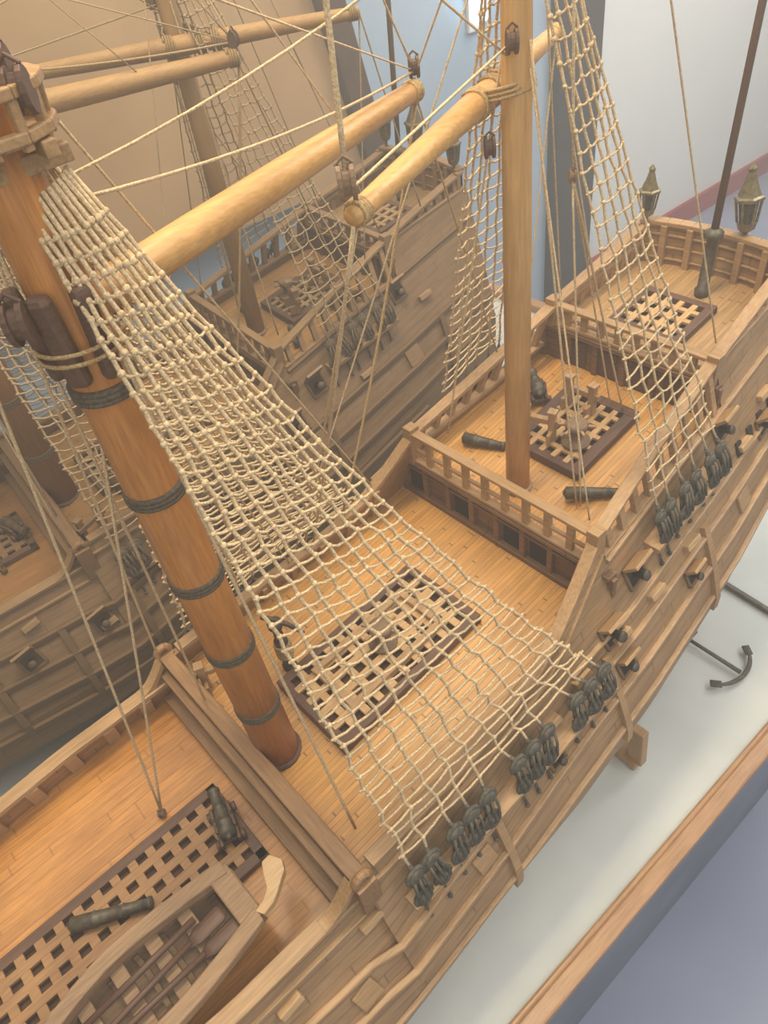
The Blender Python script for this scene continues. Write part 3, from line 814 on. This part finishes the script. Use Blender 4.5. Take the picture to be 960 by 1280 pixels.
def plane_box(name,c,d,mat,kind='structure'):
    m=MB(); m.box(c,d); o=make(name,m,mat); o['kind']=kind; return o
M_floor=plain('blue_grey_floor',(156,164,184),.35,scale=2.5,bump=0,c2=(142,150,172))
M_white=plain('white_wall',(246,244,236),.8,scale=2,bump=0,c2=(242,240,231))
M_blue=plain('blue_wall',(186,202,214),.5,scale=1.2,bump=0,c2=(166,186,202))
M_red=plain('red_skirting',(176,46,50),.5,scale=8,bump=0)
M_beige=plain('beige_panel',(194,156,110),.7,scale=3,bump=0,c2=(178,140,96))
M_post=wood('dark_post',(44,38,42),(28,25,30),2,rough=.5)
M_post2=wood('brown_post',(92,66,52),(66,48,38),2,rough=.5)
plane_box('floor',(150,60,-101),(900,700,2),M_floor)
plane_box('wall_back',(430,205,60),(360,8,320),M_white)
plane_box('wall_left',(70,205,60),(360,8,320),M_blue)
plane_box('baseboard_back',(430,200,-95),(356,2,10),M_red)
plane_box('trim_1',(252,199,60),(24,6,320),M_post)
bd_=top('reflection_board','beige board standing in for a reflection, with dark brown leaning post','board')  # board added to stand in for a beige reflection of the room
m=MB(); m.add([(-120,190,-7),(143,190,-7),(118,190,120),(-120,190,120),(-120,193,-7),(143,193,-7),(118,193,120),(-120,193,120)],[(0,1,2,3),(7,6,5,4),(0,4,5,1),(1,5,6,2),(2,6,7,3),(3,7,4,0)])
make('panel',m,M_beige,bd_)
m=MB(); m.beam((165,189,-100),(120,189,120),8,5,up=(0,1,0)); make('edge_post',m,M_post2,bd_,bevel=.4)
m=MB(); m.beam((-118,189,-100),(-118,189,120),8,5,up=(0,1,0)); make('edge_post',m,M_post2,bd_,bevel=.4)
lamp=top('added_glare_lamp','added cool-white tube lamp standing in for glare on blue wall','lamp')  # glowing tube added to imitate a blue-white glare on the wall
m=MB(); m.box((202,200.3,45),(7,1.4,56)); make('glare_housing',m,M_white,lamp,bevel=.3)
Mg,nt,b=newmat('glare_glow'); b.inputs['Base Color'].default_value=(.8,.9,1,1); b.inputs['Emission Color'].default_value=(.6,.82,1,1); b.inputs['Emission Strength'].default_value=7
m=MB(); m.lathe((202,197.6,20),(202,197.6,70),[(0,1.6),(.02,2.6),(.98,2.6),(1,1.6)],14); make('glare_tube',m,Mg,lamp,smooth=True)

# ---------------------------------------------------------------- camera + light
cam=bpy.data.cameras.new('camera'); co=bpy.data.objects.new('camera',cam); col.objects.link(co)
cam.lens=26.02; cam.sensor_width=36; cam.clip_start=.01; cam.clip_end=50
r=Vector((.7528,-.6460,-.1265)); d=Vector((-.5209,-.4672,-.7143)); f=Vector((.4025,.6036,-.6883))
Mx=Matrix((r,-d,-f)).transposed().to_4x4(); Mx.translation=Vector((0,0,.75))
co.matrix_world=Mx
bpy.context.scene.camera=co
def area(name,loc,size,sy,power,colr,tgt):
    l=bpy.data.lights.new(name,'AREA'); l.shape='RECTANGLE'; l.size=size; l.size_y=sy; l.energy=power; l.color=colr
    o=bpy.data.objects.new(name,l); col.objects.link(o); o.location=loc
    o.rotation_euler=(Vector(tgt)-Vector(loc)).to_track_quat('-Z','Y').to_euler()
area('case_light',(.3,.65,1.8),.7,.3,28,(1,.83,.54),(.30,.47,0))
area('room_light',(1.5,-1.2,2.4),1.6,1.2,40,(.97,.98,1),(.6,.3,-.2))
area('wall_fill',(3.4,.2,2.2),1.8,1.2,120,(1,.98,.95),(3.6,2.0,.0))  # unseen area light added to brighten the white wall
area('overhead_fill',(1.0,.6,3.6),5,5,180,(1,.965,.91),(1.0,.6,0))  # added overhead fill, replaces world light lost in the volume
area('rear_fill',(-1.6,-2.4,1.6),3,2.4,76,(1,.97,.93),(.6,.6,0))  # unseen fill light added behind the camera
w=bpy.data.worlds.new('world'); bpy.context.scene.world=w; w.use_nodes=True
nt=w.node_tree
nt.nodes['Background'].inputs[0].default_value=(1,.96,.91,1); nt.nodes['Background'].inputs[1].default_value=.5
vs=nt.nodes.new('ShaderNodeVolumeScatter'); vs.inputs['Density'].default_value=.16; vs.inputs['Anisotropy'].default_value=0.2  # even mist added to stand in for haze of the case glass
vs.inputs['Color'].default_value=(1,.99,.97,1)
nt.links.new(vs.outputs[0],nt.nodes['World Output'].inputs['Volume'])
bpy.context.scene.view_settings.view_transform='Standard'
